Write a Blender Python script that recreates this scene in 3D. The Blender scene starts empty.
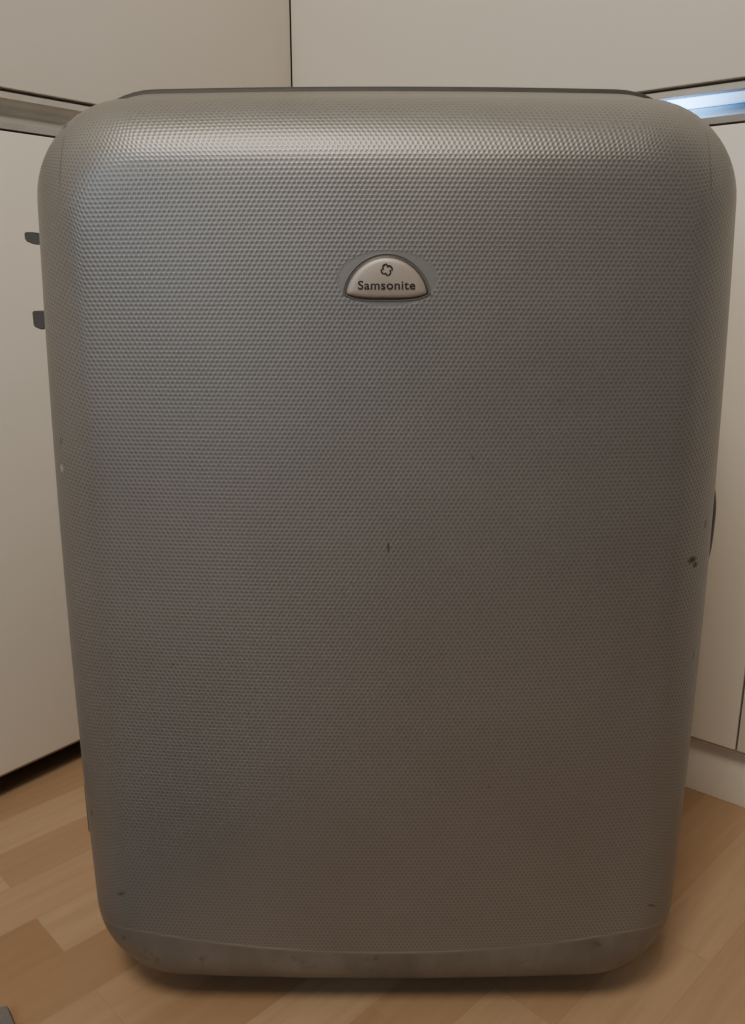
import bpy, bmesh, math, random
from mathutils import Vector, Matrix
random.seed(3)
S = bpy.context.scene
COL = S.collection

# ------------------------------------------------------------ materials
def mat(name, color=(0.5,0.5,0.5), rough=0.5, metal=0.0, emis=None, estr=0.0):
    m = bpy.data.materials.new(name); m.use_nodes = True
    b = m.node_tree.nodes["Principled BSDF"]
    b.inputs["Base Color"].default_value = (*color,1)
    b.inputs["Roughness"].default_value = rough
    b.inputs["Metallic"].default_value = metal
    if emis:
        b.inputs["Emission Color"].default_value = (*emis,1)
        b.inputs["Emission Strength"].default_value = estr
    return m

class NT:
    def __init__(s, m): s.t = m.node_tree; s.b = s.t.nodes["Principled BSDF"]
    def n(s, typ, **kw):
        x = s.t.nodes.new(typ)
        for k,v in kw.items(): setattr(x,k,v)
        return x
    def l(s,a,b): s.t.links.new(a,b)
    def math(s, op, a, b=None, c=None, clamp=False):
        x = s.n("ShaderNodeMath", operation=op); x.use_clamp = clamp
        for i,v in enumerate((a,b,c)):
            if v is None: continue
            if isinstance(v,(int,float)): x.inputs[i].default_value = v
            else: s.l(v, x.inputs[i])
        return x.outputs[0]
    def vm(s, op, a, b=None, out=0):
        x = s.n("ShaderNodeVectorMath", operation=op)
        for i,v in enumerate((a,b)):
            if v is None: continue
            if isinstance(v,tuple): x.inputs[i].default_value = v
            else: s.l(v, x.inputs[i])
        return x.outputs[out]
    def mix(s, f, a, b):
        x = s.n("ShaderNodeMix", data_type='RGBA')
        for i,v in ((0,f),(6,a),(7,b)):
            if isinstance(v,(int,float)): x.inputs[i].default_value = v
            elif isinstance(v,tuple): x.inputs[i].default_value = (*v,1)
            else: s.l(v, x.inputs[i])
        return x.outputs[2]
    def noise(s, vec, scale, detail=3, rough=0.5):
        x = s.n("ShaderNodeTexNoise"); x.inputs["Scale"].default_value = scale
        x.inputs["Detail"].default_value = detail; x.inputs["Roughness"].default_value = rough
        if vec is not None: s.l(vec, x.inputs["Vector"])
        return x.outputs[0]
    def mr(s, v, a,b,c,d, smooth=False):
        x = s.n("ShaderNodeMapRange")
        if smooth: x.interpolation_type='SMOOTHSTEP'
        s.l(v, x.inputs[0])
        for i,q in enumerate((a,b,c,d)): x.inputs[1+i].default_value = q
        return x.outputs[0]

BADGE_Z=0.6035
# --- shell of the suitcase: honeycomb embossed silver plastic
def shell_material():
    m = mat("silver_shell", (0.3,0.3,0.3), 0.42, 0.6)
    N = NT(m)
    uv = N.n("ShaderNodeUVMap"); uv.uv_map = "UVMap"
    P = 0.0034
    p = N.vm('MULTIPLY', uv.outputs[0], (1/P,1/P,0))
    p = N.vm('ADD', p, (1000.0, 1000.0*math.sqrt(3), 0))
    r = (1.0, math.sqrt(3), 1.0); h=(0.5, math.sqrt(3)/2, 0)
    a = N.vm('SUBTRACT', N.vm('MODULO', p, r), h)
    b = N.vm('SUBTRACT', N.vm('MODULO', N.vm('SUBTRACT', p, h), r), h)
    da = N.vm('LENGTH', N.vm('MULTIPLY',a,(1,1,0)), out=1); db = N.vm('LENGTH', N.vm('MULTIPLY',b,(1,1,0)), out=1)
    d = N.math('MINIMUM', da, db)
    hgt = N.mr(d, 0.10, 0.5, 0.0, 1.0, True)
    sep = N.n("ShaderNodeSeparateXYZ"); N.l(uv.outputs[0], sep.inputs[0])
    x2 = N.math('MULTIPLY', sep.outputs[0], sep.outputs[0])
    crease = N.math('ADD', N.math('MULTIPLY', x2, 0.38), 0.077)
    dz = N.math('SUBTRACT', sep.outputs[1], crease)
    tex = N.mr(dz, -0.001, 0.001, 0.0, 1.0)
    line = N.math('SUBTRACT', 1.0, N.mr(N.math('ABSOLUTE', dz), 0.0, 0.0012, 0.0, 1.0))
    bd = N.vm('LENGTH', N.vm('MULTIPLY', N.vm('SUBTRACT', uv.outputs[0], (0.0,BADGE_Z+0.009,0)), (1/0.034,1/0.0185,0)), out=1)
    bmask = N.mr(bd, 0.97, 1.05, 0.0, 1.0)
    tex = N.math('MULTIPLY', tex, bmask)
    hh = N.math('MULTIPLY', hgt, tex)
    geo = N.n("ShaderNodeTexCoord")
    n1 = N.noise(geo.outputs["Object"], 7, 4, 0.6)
    n2 = N.noise(geo.outputs["Object"], 60, 4, 0.7)
    base = N.mix(N.mr(n1,0.3,0.7,0,1), (0.250,0.250,0.246), (0.278,0.278,0.274))
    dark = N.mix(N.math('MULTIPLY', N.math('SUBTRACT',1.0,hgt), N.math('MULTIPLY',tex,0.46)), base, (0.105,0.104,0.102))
    scf = None
    for (sx,sz,rx,rz,st) in ((0.229,0.4065,0.0055,0.0030,0.8),(0.233,0.402,0.0035,0.0025,0.8),(0.001,0.424,0.0011,0.0045,0.6),(-0.237,0.728,0.006,0.004,0.8),
                          (-0.243,0.490,0.002,0.003,0.3),(0.243,0.43,0.0015,0.004,0.7),(0.243,0.33,0.0013,0.006,0.5),(-0.230,0.69,0.0010,0.032,0.35),
                          (0.12,0.53,0.0012,0.0012,0.4),(-0.16,0.33,0.0015,0.001,0.4),(0.08,0.23,0.001,0.0013,0.4),(0.225,0.69,0.0009,0.035,0.3),(-0.25,0.2,0.003,0.003,0.5),
                          (-0.22,0.13,0.005,0.002,0.5),(0.225,0.12,0.006,0.0015,0.5),(0.06,0.49,0.0008,0.002,0.4)):
        dd = N.vm('LENGTH', N.vm('MULTIPLY', N.vm('SUBTRACT', uv.outputs[0], (sx,sz,0)), (1/rx,1/rz,0)), out=1)
        dd = N.math('ADD', dd, N.math('MULTIPLY', n2, 1.0))
        mk = N.mr(dd, 1.0, 1.6, st, 0.0)
        scf = mk if scf is None else N.math('MAXIMUM', scf, mk)
    n4 = N.noise(N.vm('MULTIPLY', geo.outputs["Object"], (3.0,3.0,1.0)), 9, 5, 0.6)
    low = N.mr(dz,-0.003,0.001,1.0,0.0)
    dark = N.mix(N.math('MULTIPLY', low, N.mr(n4,0.35,0.7,0.15,0.65)), dark, (0.12,0.117,0.11))
    # dark rubbed grime spots in the smooth base zone
    grime = N.math('MULTIPLY', low, N.mr(n2,0.60,0.72,0.0,0.5))
    dark = N.mix(grime, dark, (0.05,0.047,0.043))
    dark = N.mix(scf, dark, (0.03,0.028,0.026))
    dd = N.vm('LENGTH', N.vm('MULTIPLY', N.vm('SUBTRACT', uv.outputs[0], (-0.245,0.470,0)), (1/0.003,1/0.003,0)), out=1)
    dark = N.mix(N.mr(N.math('ADD',dd,n2),1.0,1.6,0.6,0.0), dark, (0.6,0.58,0.55))
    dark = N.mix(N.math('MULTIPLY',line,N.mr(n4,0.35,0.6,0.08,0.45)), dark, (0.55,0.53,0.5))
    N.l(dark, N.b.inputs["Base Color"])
    N.l(N.mr(n1,0.3,0.7,0.39,0.46), N.b.inputs["Roughness"])
    bump = N.n("ShaderNodeBump"); bump.inputs["Strength"].default_value = 0.40
    bump.inputs["Distance"].default_value = 0.00042
    N.l(hh, bump.inputs["Height"]); N.l(bump.outputs[0], N.b.inputs["Normal"])
    return m

def simple_noise_mat(name, c1, c2, rough, metal=0.0, scale=8, bump=0.0):
    m = mat(name, c1, rough, metal); N = NT(m)
    g = N.n("ShaderNodeTexCoord")
    n = N.noise(g.outputs["Object"], scale, 4)
    N.l(N.mix(N.mr(n,0.3,0.7,0,1), c1, c2), N.b.inputs["Base Color"])
    if bump:
        bp = N.n("ShaderNodeBump"); bp.inputs["Strength"].default_value = bump
        bp.inputs["Distance"].default_value = 0.001
        n3 = N.noise(g.outputs["Object"], 220, 2); N.l(n3, bp.inputs["Height"]); N.l(bp.outputs[0], N.b.inputs["Normal"])
    return m

M_shell = shell_material()
M_bump = simple_noise_mat("silver_plastic", (0.17,0.168,0.163),(0.21,0.207,0.2),0.45,0.5,20)
M_cream = simple_noise_mat("cream_laminate", (0.80,0.75,0.665), (0.83,0.78,0.69), 0.42, scale=2.5)
M_edge  = simple_noise_mat("panel_edge", (0.30,0.24,0.17), (0.36,0.29,0.2), 0.5, scale=40)
M_dark  = simple_noise_mat("dark_gap", (0.035,0.03,0.026), (0.045,0.04,0.035), 0.8)
M_alu   = simple_noise_mat("aluminium_profile", (0.50,0.485,0.455), (0.56,0.545,0.51), 0.34, 0.5, 20)
M_rubber= simple_noise_mat("grey_rubber", (0.035,0.035,0.034), (0.05,0.05,0.048), 0.6, 0, 30)
M_plast = simple_noise_mat("dark_plastic", (0.06,0.06,0.06), (0.08,0.08,0.078), 0.4, 0, 30)
M_badge = simple_noise_mat("badge_metal", (0.36,0.318,0.285), (0.40,0.352,0.318), 0.48, 0.4, 60)
M_ink   = simple_noise_mat("badge_ink", (0.012,0.011,0.010), (0.018,0.016,0.015), 0.5)
M_wall  = simple_noise_mat("wall_paint", (0.66,0.64,0.6), (0.7,0.68,0.64), 0.85, 0, 3)
M_mat   = simple_noise_mat("grey_felt", (0.16,0.155,0.15), (0.2,0.19,0.18), 0.95, 0, 90, 0.5)
M_glint   = mat("cool_glint", (0.6,0.8,1.0), 0.4, 0, (0.13,0.42,1.0), 5.0)  # glowing blue stand-in for a reflected glint, not a lamp
N=NT(M_glint); g=N.n("ShaderNodeTexCoord"); sp_=N.n("ShaderNodeSeparateXYZ"); N.l(g.outputs["Generated"],sp_.inputs[0])
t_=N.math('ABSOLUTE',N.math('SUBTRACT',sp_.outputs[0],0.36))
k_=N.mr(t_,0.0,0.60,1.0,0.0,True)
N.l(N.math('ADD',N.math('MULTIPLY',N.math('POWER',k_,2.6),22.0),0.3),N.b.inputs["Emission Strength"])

def floor_material(angle):
    m = mat("beech_laminate", (0.5,0.33,0.19), 0.35); N = NT(m)
    g = N.n("ShaderNodeTexCoord")
    mp = N.n("ShaderNodeMapping"); mp.inputs["Rotation"].default_value = (0,0,-angle)
    N.l(g.outputs["Object"], mp.inputs[0])
    br = N.n("ShaderNodeTexBrick"); br.offset = 0.37; br.offset_frequency = 2
    br.inputs["Color1"].default_value = (0,0,0,1); br.inputs["Color2"].default_value = (1,1,1,1)
    br.inputs["Mortar"].default_value = (0.5,0.5,0.5,1)
    br.inputs["Scale"].default_value = 1.0; br.inputs["Mortar Size"].default_value = 0.0003
    br.inputs["Brick Width"].default_value = 0.26; br.inputs["Row Height"].default_value = 0.062
    N.l(mp.outputs[0], br.inputs["Vector"])
    st = N.vm('MULTIPLY', mp.outputs[0], (1.0, 14.0, 1.0))
    off = N.vm('ADD', st, None)
    N.l(N.vm('MULTIPLY', br.outputs[0], (7.0,3.0,0.0)), off.node.inputs[1])
    grain = N.noise(off, 6, 5, 0.6)
    ramp = N.n("ShaderNodeValToRGB"); N.l(br.outputs[0], ramp.inputs[0])
    e = ramp.color_ramp.elements
    e[0].position=0.0; e[0].color=(0.33,0.20,0.112,1)
    e[1].position=1.0; e[1].color=(0.49,0.345,0.218,1)
    q = ramp.color_ramp.elements.new(0.5); q.color=(0.41,0.268,0.158,1)
    c = N.mix(N.mr(grain,0.35,0.75,0.0,0.40), ramp.outputs[0], (0.28,0.165,0.088))
    c = N.mix(N.math('MULTIPLY', br.outputs[1], 0.3), c, (0.2,0.12,0.07))
    N.l(c, N.b.inputs["Base Color"])
    N.l(N.mr(grain,0.3,0.7,0.3,0.42), N.b.inputs["Roughness"])
    return m

# ------------------------------------------------------------ helpers
def obj_from_bm(bm, name, mats, parent=None, smooth=True):
    bmesh.ops.recalc_face_normals(bm, faces=bm.faces)
    me = bpy.data.meshes.new(name); bm.to_mesh(me); bm.free()
    for m in (mats if isinstance(mats,(list,tuple)) else [mats]): me.materials.append(m)
    if smooth:
        for p in me.polygons: p.use_smooth = True
    o = bpy.data.objects.new(name, me); COL.objects.link(o)
    if parent: o.parent = parent
    return o

def empty(name, loc=(0,0,0)):
    e = bpy.data.objects.new(name, None); e.location = loc; COL.objects.link(e); return e

def box(bm, f, x0,x1,y0,y1,z0,z1, bev=0.0, mi=0):
    vs=[bm.verts.new(f(x,y,z)) for x in (x0,x1) for y in (y0,y1) for z in (z0,z1)]
    idx=[(0,1,3,2),(4,6,7,5),(0,4,5,1),(2,3,7,6),(0,2,6,4),(1,5,7,3)]
    fs=[bm.faces.new([vs[i] for i in t]) for t in idx]
    for q in fs: q.material_index=mi
    if bev>0:
        es=list({e for q in fs for e in q.edges})
        r=bmesh.ops.bevel(bm, geom=es, offset=bev, segments=2, affect='EDGES', profile=0.5)
        for q in r['faces']: q.material_index=mi

def autosmooth(o, ang=0.6):
    me=o.data
    bm=bmesh.new(); bm.from_mesh(me)
    for e in bm.edges:
        if len(e.link_faces)==2 and e.calc_face_angle(0)>ang: e.smooth=False
    bm.to_mesh(me); bm.free()

# ------------------------------------------------------------ room
CX, CY = -0.115, 1.328
dR=(0.7805,-0.6252); nR=(0.6252,0.7805)
dL=(-0.6252,-0.7805); nL=(-0.7805,0.6252)
def frame(d,n): return lambda x,y,z:(CX+d[0]*x+n[0]*y, CY+d[1]*x+n[1]*y, z)
FR=frame(dR,nR); FL=frame(dL,nL)

bm=bmesh.new(); box(bm, lambda x,y,z:(x,y,z), -2.6,2.6,-2.6,2.8,-0.05,0.0)
fl=obj_from_bm(bm,"floor",floor_material(math.atan2(0.7805,0.6252)-0.12),smooth=False)
bm=bmesh.new(); box(bm, lambda x,y,z:(x,y,z), -2.6,2.6,-2.6,2.8,2.5,2.55)
obj_from_bm(bm,"ceiling",M_wall,smooth=False)
bm=bmesh.new(); box(bm, FR, -0.62,2.2,0.60,0.65,0.0,2.5); obj_from_bm(bm,"wall_right",M_wall,smooth=False)
bm=bmesh.new(); box(bm, FL, -0.60,2.2,0.60,0.65,0.0,2.5); obj_from_bm(bm,"wall_left",M_wall,smooth=False)

def profile_strip(bm, f, x0, x1, pts, mi):
    a=[bm.verts.new(f(x0,y,z)) for y,z in pts]; b=[bm.verts.new(f(x1,y,z)) for y,z in pts]
    n=len(pts)
    for i in range(n):
        q=bm.faces.new((a[i],a[(i+1)%n],b[(i+1)%n],b[i])); q.material_index=mi
    q=bm.faces.new(a); q.material_index=mi
    q=bm.faces.new(b[::-1]); q.material_index=mi

def cabinet(f, name, joints_low, joints_up, zbot, kick, kickmat, length=1.62):
    root=empty(name, f(length/2,0.3,0))
    def ch(bm,n,m,sm=True):
        o=obj_from_bm(bm,n,m,None,sm); o.parent=root; o.matrix_parent_inverse=Matrix.Translation(-Vector(root.location))
        autosmooth(o); return o
    bm=bmesh.new()
    box(bm,f,0.012,length,0.021,0.59,0.10,0.748); box(bm,f,0.012,length,0.05,0.59,0.748,0.83)
    box(bm,f,0.012,length,0.021,0.59,0.83,2.1)
    ch(bm,"carcass",M_dark,False)
    bm=bmesh.new()
    box(bm,f,0.0,length,kick,kick+0.018,0.0,0.0995,0.001); ch(bm,"plinth",kickmat)
    def doors(js,z0,z1,nm):
        xs=[0.0]+js+[length]
        for i in range(len(xs)-1):
            bm=bmesh.new()
            box(bm,f,xs[i]+0.0010,xs[i+1]-0.0010,0.0,0.019,z0,z1,0.0010)
            ch(bm,nm+"_%d"%(i+1),M_cream)
    doors(joints_low,zbot,0.768,"lower_door"); doors(joints_up,0.8115,2.1,"upper_door")
    bm=bmesh.new()
    pts=[(0.004,0.8085),(0.001,0.807),(0.0005,0.801),(0.003,0.799)]
    for k in range(9):
        t=k/8*math.pi; pts.append((0.004+0.011*math.sin(t), 0.798-0.018*k/8))
    pts+=[(0.002,0.779),(0.0,0.777),(0.001,0.7705),(0.03,0.7705),(0.03,0.8085)]
    profile_strip(bm,f,0.03,length,pts,0)
    ch(bm,"finger_pull_rail",M_alu)
    bm=bmesh.new(); box(bm,f,0.002,length,0.001,0.018,zbot-0.0022,zbot-0.0002); ch(bm,"door_edge_band",M_edge,False)
    return root,ch
rootR,chR=cabinet(FR,"kitchen_cabinet",[0.695,1.2],[0.9],0.080,0.016,M_cream)
rootL,chL=cabinet(FL,"kitchen_cabinet",[0.60,1.2],[0.60,1.2],0.036,0.07,M_dark)
bm=bmesh.new(); box(bm,FR,0.44,0.69,0.0030,0.0090,0.789,0.7995,0.0015); chR(bm,"glint_strip",M_glint)  # added emissive strip imitating a cool reflection in the aluminium rail

# ------------------------------------------------------------ suitcase
case=empty("suitcase",(0.0105,0.735,0.0))
LEAN=0.048; ZC=0.39
def link(o):
    o.parent=case; return o
def lean(y,z): return y+(z-ZC)*LEAN
HW=0.2603; ZT=0.7575; ZB=0.018
TAP=0.022; RC=0.073
def tp(x,z):
    q=(z-0.40)/0.36
    return x*(1-TAP*max(0,(ZT-z)))*(1+0.028*max(0.0,1-q*q))
def zp(x,z):
    q=(z-ZC)/0.37; u=max(0,1-(x/0.26)**2)
    return z+ (0.004*u*q**3 if q>0 else 0.010*u*q**3)
def rrect(hw,zt,zb,r,nc=14,ns=26,nv=34):
    out=[]
    cs=[(hw-r,zt-r,0),(-hw+r,zt-r,90),(-hw+r,zb+r,180),(hw-r,zb+r,270)]
    for ci,(cx,cz,a0) in enumerate(cs):
        for k in range(nc+1):
            a=math.radians(a0+90*k/nc); out.append((cx+r*math.cos(a),cz+r*math.sin(a),math.cos(a),math.sin(a)))
        nx=cs[(ci+1)%4]; a=math.radians(a0+90)
        p=(cx+r*math.cos(a),cz+r*math.sin(a)); q=(nx[0]+r*math.cos(a),nx[1]+r*math.sin(a))
        m = ns if ci%2==0 else nv
        for k in range(1,m):
            t=k/m; out.append((p[0]+(q[0]-p[0])*t,p[1]+(q[1]-p[1])*t,math.cos(a),math.sin(a)))
    return out
DOME=0.016
def dome(x,z):
    a=min(1,abs(x)/0.225); b=min(1,abs(z-ZC)/0.33)
    return DOME*(1-a**2.2)*(1-b**2.4)
def build_shell(name, sgn, f0, depth, aX, aT, aB, dTop, dSide, tmax=84, domeamt=1.0, R0=RC):
    prof=[]
    for k in range(5):
        t=k/4; prof.append((f0*t, dSide*t, dTop*t, 0.003*t, None))
    nf=16
    for k in range(1,nf+1):
        t=math.radians(tmax)*k/nf
        c=1-math.cos(t); s=math.sin(t)
        prof.append((f0+(depth-f0)*s, dSide+aX*c, dTop+aT*c, 0.003+aB*c, t))
    bm=bmesh.new(); uvl=bm.loops.layers.uv.new("UVMap")
    rings=[]; uvs={}
    loops=[]
    for (fw,ix,it,ib,t) in prof:
        ins=(ix+it)/2
        r=max(0.03,R0-ins*0.46)
        loops.append([(p,fw) for p in rrect(HW-ix,ZT-it,ZB+ib,r)])
    edge=loops[-1]
    n=len(edge)
    arcs=[[0.0]*n for _ in loops]
    for li in range(len(loops)-2,-1,-1):
        for i in range(n):
            (p,fw)=loops[li][i]; (q,fq)=loops[li+1][i]
            arcs[li][i]=arcs[li+1][i]+math.sqrt((p[0]-q[0])**2+(p[1]-q[1])**2+(fw-fq)**2)
    for li,L in enumerate(loops):
        ring=[]
        for i,(p,fw) in enumerate(L):
            w=fw/depth
            y=sgn*(fw+dome(p[0],p[1])*domeamt*w)
            v=bm.verts.new((tp(p[0],p[1]),lean(y,p[1]),zp(p[0],p[1])))
            e=edge[i][0]
            uvs[v]=(e[0]+p[2]*arcs[li][i], e[1]+p[3]*arcs[li][i])
            ring.append(v)
        rings.append(ring)
    fwE=prof[-1][0]
    K=22
    for k in range(1,K):
        s=1-k/K
        ring=[]
        for i in range(n):
            e=edge[i][0]; x=e[0]*s; z=ZC+(e[1]-ZC)*s
            dd=min(1.0,(1-s)*5)
            y=sgn*(fwE+ (depth-fwE)*dd*(2-dd)+dome(x,z)*domeamt)
            v=bm.verts.new((tp(x,z),lean(y,z),zp(x,z))); uvs[v]=(x,z); ring.append(v)
        rings.append(ring)
    cv=bm.verts.new((0,lean(sgn*(depth+DOME*domeamt),ZC),ZC)); uvs[cv]=(0,ZC)
    for a,b in zip(rings[:-1],rings[1:]):
        for i in range(n):
            bm.faces.new((a[i],a[(i+1)%n],b[(i+1)%n],b[i]))
    for i in range(n): bm.faces.new((rings[-1][i],rings[-1][(i+1)%n],cv))
    for f in bm.faces:
        for l in f.loops: l[uvl].uv=uvs[l.vert]
    return link(obj_from_bm(bm,name,M_shell))
build_shell("front_shell",-1,0.068,0.128,0.052,0.055,0.055,0.018,0.004)
build_shell("back_shell",1,0.055,0.115,0.052,0.050,0.050,0.006,0.004,domeamt=0.3)
def surfy(x,z): return lean(-(0.128+dome(x,z)),z)

# rubber seam gasket
bm=bmesh.new()
prof=[(-0.004,-0.001),(-0.0035,0.0018),(0,0.003),(0.0035,0.0018),(0.004,-0.001)]
rg=[]
for (y,o) in prof:
    rg.append([bm.verts.new((tp(p[0],p[1]),lean(y,p[1]),zp(p[0],p[1]))) for p in rrect(HW+o,ZT+o,ZB-o,RC+o)])
for a,b in zip(rg[:-1],rg[1:]):
    for i in range(len(a)): bm.faces.new((a[i],a[(i+1)%len(a)],b[(i+1)%len(a)],b[i]))
link(obj_from_bm(bm,"seam_gasket",M_rubber))

def tube(name, pts, rad, m, parent=True):
    cu=bpy.data.curves.new(name,'CURVE'); cu.dimensions='3D'; cu.bevel_depth=rad; cu.bevel_resolution=4; cu.use_fill_caps=True
    sp=cu.splines.new('BEZIER'); sp.bezier_points.add(len(pts)-1)
    for b,p in zip(sp.bezier_points,pts):
        b.co=p; b.handle_left_type='AUTO'; b.handle_right_type='AUTO'
    o=bpy.data.objects.new(name+"_c",cu); COL.objects.link(o)
    dg=bpy.context.evaluated_depsgraph_get(); me=bpy.data.meshes.new_from_object(o.evaluated_get(dg))
    bpy.data.objects.remove(o); me.materials.clear(); me.materials.append(m)
    for p in me.polygons: p.use_smooth=True
    q=bpy.data.objects.new(name,me); COL.objects.link(q)
    if parent: link(q)
    return q
ys=-0.010
tube("side_handle",[(0.262,ys,0.466),(0.276,ys,0.457),(0.2845,ys,0.435),(0.287,ys,0.402),(0.2845,ys,0.37),(0.276,ys,0.342),(0.262,ys,0.330)],0.0055,M_plast)
ident=lambda x,y,z:(x,y,z)
bm=bmesh.new(); box(bm,ident,0.254,0.268,-0.028,0.0,0.455,0.478,0.003); box(bm,ident,0.254,0.268,-0.028,0.0,0.315,0.338,0.003)
o=link(obj_from_bm(bm,"side_handle_mount",M_plast)); autosmooth(o)
def prong(bm,z,up):
    y0,y1=0.008,0.030
    pts=[(-0.258,z-0.006),(-0.275,z-0.0035),(-0.287,z-0.003),(-0.2935,z-0.006*up-0.003),(-0.3005,z-0.006*up),(-0.3005,z+0.007),(-0.292,z+0.007),(-0.286,z+0.0035),(-0.272,z+0.0045),(-0.258,z+0.008)]
    a=[bm.verts.new((x,y0,zz)) for x,zz in pts]; b=[bm.verts.new((x,y1,zz)) for x,zz in pts]
    n=len(pts)
    fs=[bm.faces.new((a[i],a[(i+1)%n],b[(i+1)%n],b[i])) for i in range(n)]+[bm.faces.new(a),bm.faces.new(b[::-1])]
    bmesh.ops.bevel(bm,geom=list({e for f in fs for e in f.edges}),offset=0.0009,segments=2,affect='EDGES')
bm=bmesh.new(); prong(bm,0.645,0.0); prong(bm,0.581,1.0); box(bm,ident,-0.270,-0.252,0.006,0.032,0.560,0.670,0.003)
o=link(obj_from_bm(bm,"side_latch",M_plast)); autosmooth(o)
bm=bmesh.new(); box(bm,ident,-0.2655,-0.245,-0.075,-0.030,0.135,0.185,0.003); 
o=link(obj_from_bm(bm,"side_bumper",M_bump)); autosmooth(o)
bm=bmesh.new()
box(bm,ident,-0.085,-0.065,0.122,0.136,0.12,0.735,0.004); box(bm,ident,0.065,0.085,0.122,0.136,0.12,0.735,0.004)
box(bm,ident,-0.10,0.10,0.116,0.142,0.715,0.742,0.008)
o=link(obj_from_bm(bm,"trolley_handle",M_plast)); autosmooth(o)
bm=bmesh.new(); box(bm,ident,-0.042,0.022,-0.098,-0.040,0.001,0.030,0.003)
o=link(obj_from_bm(bm,"bottom_grip",M_plast)); autosmooth(o)
bm=bmesh.new()
for sx in (-1,1): box(bm,ident,sx*0.17-0.025,sx*0.17+0.025,-0.055,-0.02,0.0,0.040,0.005)
o=link(obj_from_bm(bm,"feet",M_plast)); autosmooth(o)
for j,sx in enumerate((-1,1)):
    bm=bmesh.new()
    r=bmesh.ops.create_cone(bm,cap_ends=True,segments=40,radius1=0.028,radius2=0.028,depth=0.022)
    bmesh.ops.bevel(bm,geom=[e for e in bm.edges if len(e.link_faces)==2 and e.calc_face_angle(0)>1],offset=0.004,segments=3,affect='EDGES')
    bmesh.ops.transform(bm,matrix=Matrix.Translation((sx*0.20,0.095,0.028))@Matrix.Rotation(math.pi/2,4,'Y'),verts=bm.verts)
    o=link(obj_from_bm(bm,"wheel_%d"%(j+1),M_rubber)); autosmooth(o)
    bm=bmesh.new(); box(bm,ident,sx*0.20-0.02,sx*0.20-0.0125,0.070,0.12,0.02,0.08,0.003); box(bm,ident,sx*0.20+0.0125,sx*0.20+0.02,0.070,0.12,0.02,0.08,0.003)
    o=link(obj_from_bm(bm,"wheel_fork_%d"%(j+1),M_plast)); autosmooth(o)

# ---- badge -------------------------------------------------------
BX,BZ=-0.0008,BADGE_Z
bn_y=surfy(BX,BZ+0.012)
slope=(surfy(BX,BZ+0.03)-surfy(BX,BZ-0.01))/0.04
def bpt(x,z,h):
    v=Vector((x,-h,z)); v=Matrix.Rotation(-math.atan(slope),4,'X')@v
    return (BX+v.x, bn_y-slope*0.012+v.y, BZ+v.z)
def halfoutline(w,h,low,n=48):
    pts=[]
    for k in range(n+1):
        a=math.pi*k/n
        pts.append((w*math.cos(a), h*math.sin(a)**1.2))
    m=20
    for k in range(1,m):
        t=k/m; x=-w+2*w*t; pts.append((x,-low*(1-(2*t-1)**4)))
    return pts
def dome_plate(name,w,h,low,rings,m):
    bm=bmesh.new(); cz=h*0.36; rr=[]
    for (s,hh,off) in rings:
        rr.append([bm.verts.new(bpt(x*s,cz+(z-cz)*s,hh)) for x,z in halfoutline(w,h,low)])
    for a,b in zip(rr[:-1],rr[1:]):
        for i in range(len(a)): bm.faces.new((a[i],a[(i+1)%len(a)],b[(i+1)%len(a)],b[i]))
    c=bm.verts.new(bpt(0,cz,rings[-1][1]+0.0001))
    for i in range(len(rr[-1])): bm.faces.new((rr[-1][i],rr[-1][(i+1)%len(rr[-1])],c))
    return link(obj_from_bm(bm,name,m))
dome_plate("badge_surround",0.0308,0.0272,0.0048,[(1.0,-0.002,0),(0.995,0.0004,0),(0.98,0.0010,0),(0.965,0.0007,0),(0.95,-0.0002,0)],M_bump)
dome_plate("badge_recess_shade",0.0293,0.0257,0.0040,[(1.0,-0.002,0),(0.99,0.00045,0),(0.9,0.00045,0)],M_plast)  # dark plate painting in the shadow around the badge
dome_plate("badge_plate",0.0276,0.0241,0.0027,[(1.0,-0.002,0),(1.0,0.0010,0),(0.985,0.0016,0),(0.94,0.0022,0),(0.8,0.0026,0),(0.5,0.0030,0),(0.2,0.0032,0)],M_badge)
def letters():
    cu=bpy.data.curves.new("t",'FONT'); cu.body="Samsonite"; cu.size=0.0100; cu.extrude=0.0004; cu.align_x='CENTER'; cu.offset=0.00020
    cu.space_character=1.08
    o=bpy.data.objects.new("t",cu); COL.objects.link(o)
    dg=bpy.context.evaluated_depsgraph_get(); me=bpy.data.meshes.new_from_object(o.evaluated_get(dg)); bpy.data.objects.remove(o)
    xs=[v.co.x for v in me.vertices]; w=max(xs)-min(xs); k=0.0395/w; c=(max(xs)+min(xs))/2
    for v in me.vertices:
        x=(v.co.x-c)*k; z=v.co.y*0.82+0.0028; h=v.co.z+0.0025+0.0005*(1-abs(x)/0.022)
        v.co=bpt(x,z,h)
    me.materials.clear(); me.materials.append(M_ink)
    q=bpy.data.objects.new("badge_lettering",me); COL.objects.link(q); link(q)
letters()
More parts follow.
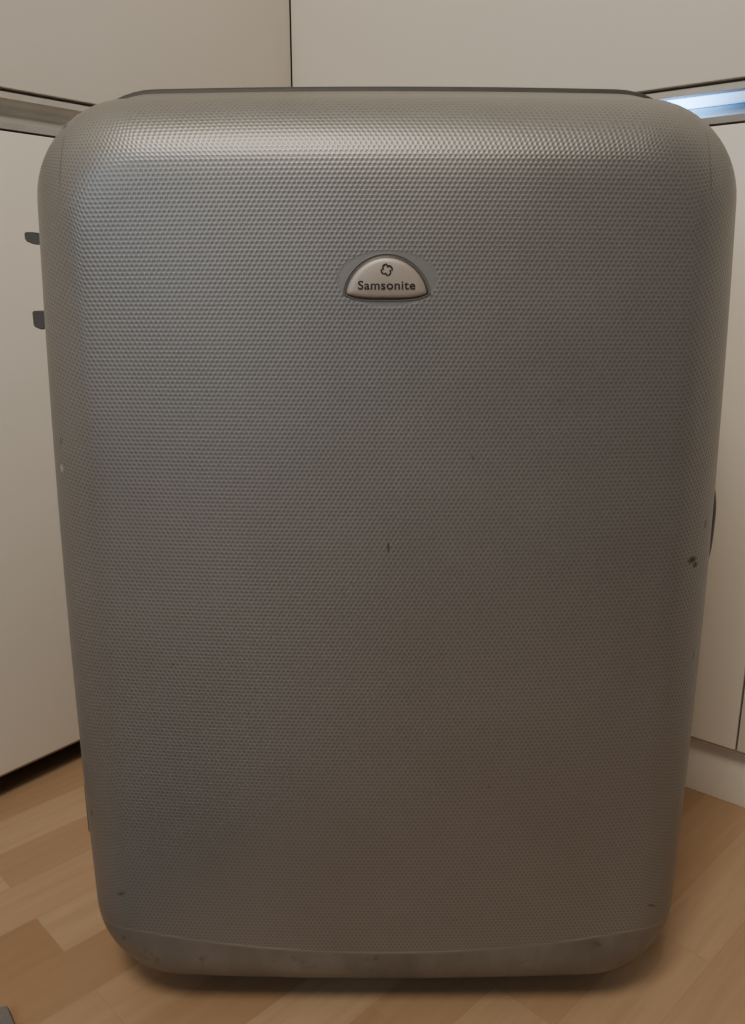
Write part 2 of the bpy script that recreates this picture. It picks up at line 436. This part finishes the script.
# emblem: two interlocked hooked strokes around a ring
bm=bmesh.new()
def arc(cx,cz,r,a0,a1,w,h=0.0034,n=14):
    inner=[];outer=[]
    for j in range(n+1):
        a=math.radians(a0+(a1-a0)*j/n)
        inner.append(bm.verts.new(bpt(cx+(r-w)*math.cos(a),cz+(r-w)*math.sin(a),h)))
        outer.append(bm.verts.new(bpt(cx+(r+w)*math.cos(a),cz+(r+w)*math.sin(a),h)))
    for j in range(n): bm.faces.new((inner[j],outer[j],outer[j+1],inner[j+1]))
for k in range(4):
    a=k*90+20; ca,sa=math.cos(math.radians(a)),math.sin(math.radians(a))
    arc(0.0017*ca,0.0158+0.0017*sa,0.0021,a-50,a+115,0.00055)
link(obj_from_bm(bm,"badge_emblem",M_ink,smooth=False))

# grey mat corner in the lower left
bm=bmesh.new()
fm=lambda x,y,z:(-0.287+x*0.60-y*0.80, 0.562+x*-0.8+y*-0.60, z)
box(bm,fm,-0.05,0.45,0.0,0.45,0.0,0.008,0.003)
o=obj_from_bm(bm,"floor_mat",M_mat); autosmooth(o)

# ------------------------------------------------------------ light
def area(name,loc,target,size,power,color,sy=None):
    l=bpy.data.lights.new(name,'AREA'); l.energy=power; l.color=color; l.size=size
    if sy: l.shape='RECTANGLE'; l.size_y=sy
    o=bpy.data.objects.new(name,l); COL.objects.link(o); o.location=loc
    o.rotation_euler=(Vector(target)-Vector(loc)).to_track_quat('-Z','Y').to_euler(); return o
area("ceiling_lamp",(-0.30,-0.45,2.35),(0,0.6,0.6),0.55,28,(1.0,0.885,0.73))
area("window_light",(-1.1,-1.2,1.5),(0,0.7,0.55),0.6,7.0,(0.74,0.86,1.0))
area("added_highlight_light",(-0.80,-1.9,0.38),(-0.1,0.6,0.45),0.15,1.7,(0.97,0.96,0.95))  # added light with no known source, makes the soft highlight on the case
w=bpy.data.worlds.new("room_ambient"); S.world=w; w.use_nodes=True
w.node_tree.nodes["Background"].inputs[0].default_value=(0.60,0.57,0.54,1)
w.node_tree.nodes["Background"].inputs[1].default_value=0.19

# ------------------------------------------------------------ camera
cam=bpy.data.cameras.new("camera"); co=bpy.data.objects.new("camera",cam); COL.objects.link(co)
co.location=(0,0,0.61); co.rotation_euler=(math.radians(90-15),0,0)
cam.sensor_fit='VERTICAL'; cam.sensor_height=36; cam.lens=850/1024*36
cam.clip_start=0.02
S.camera=co
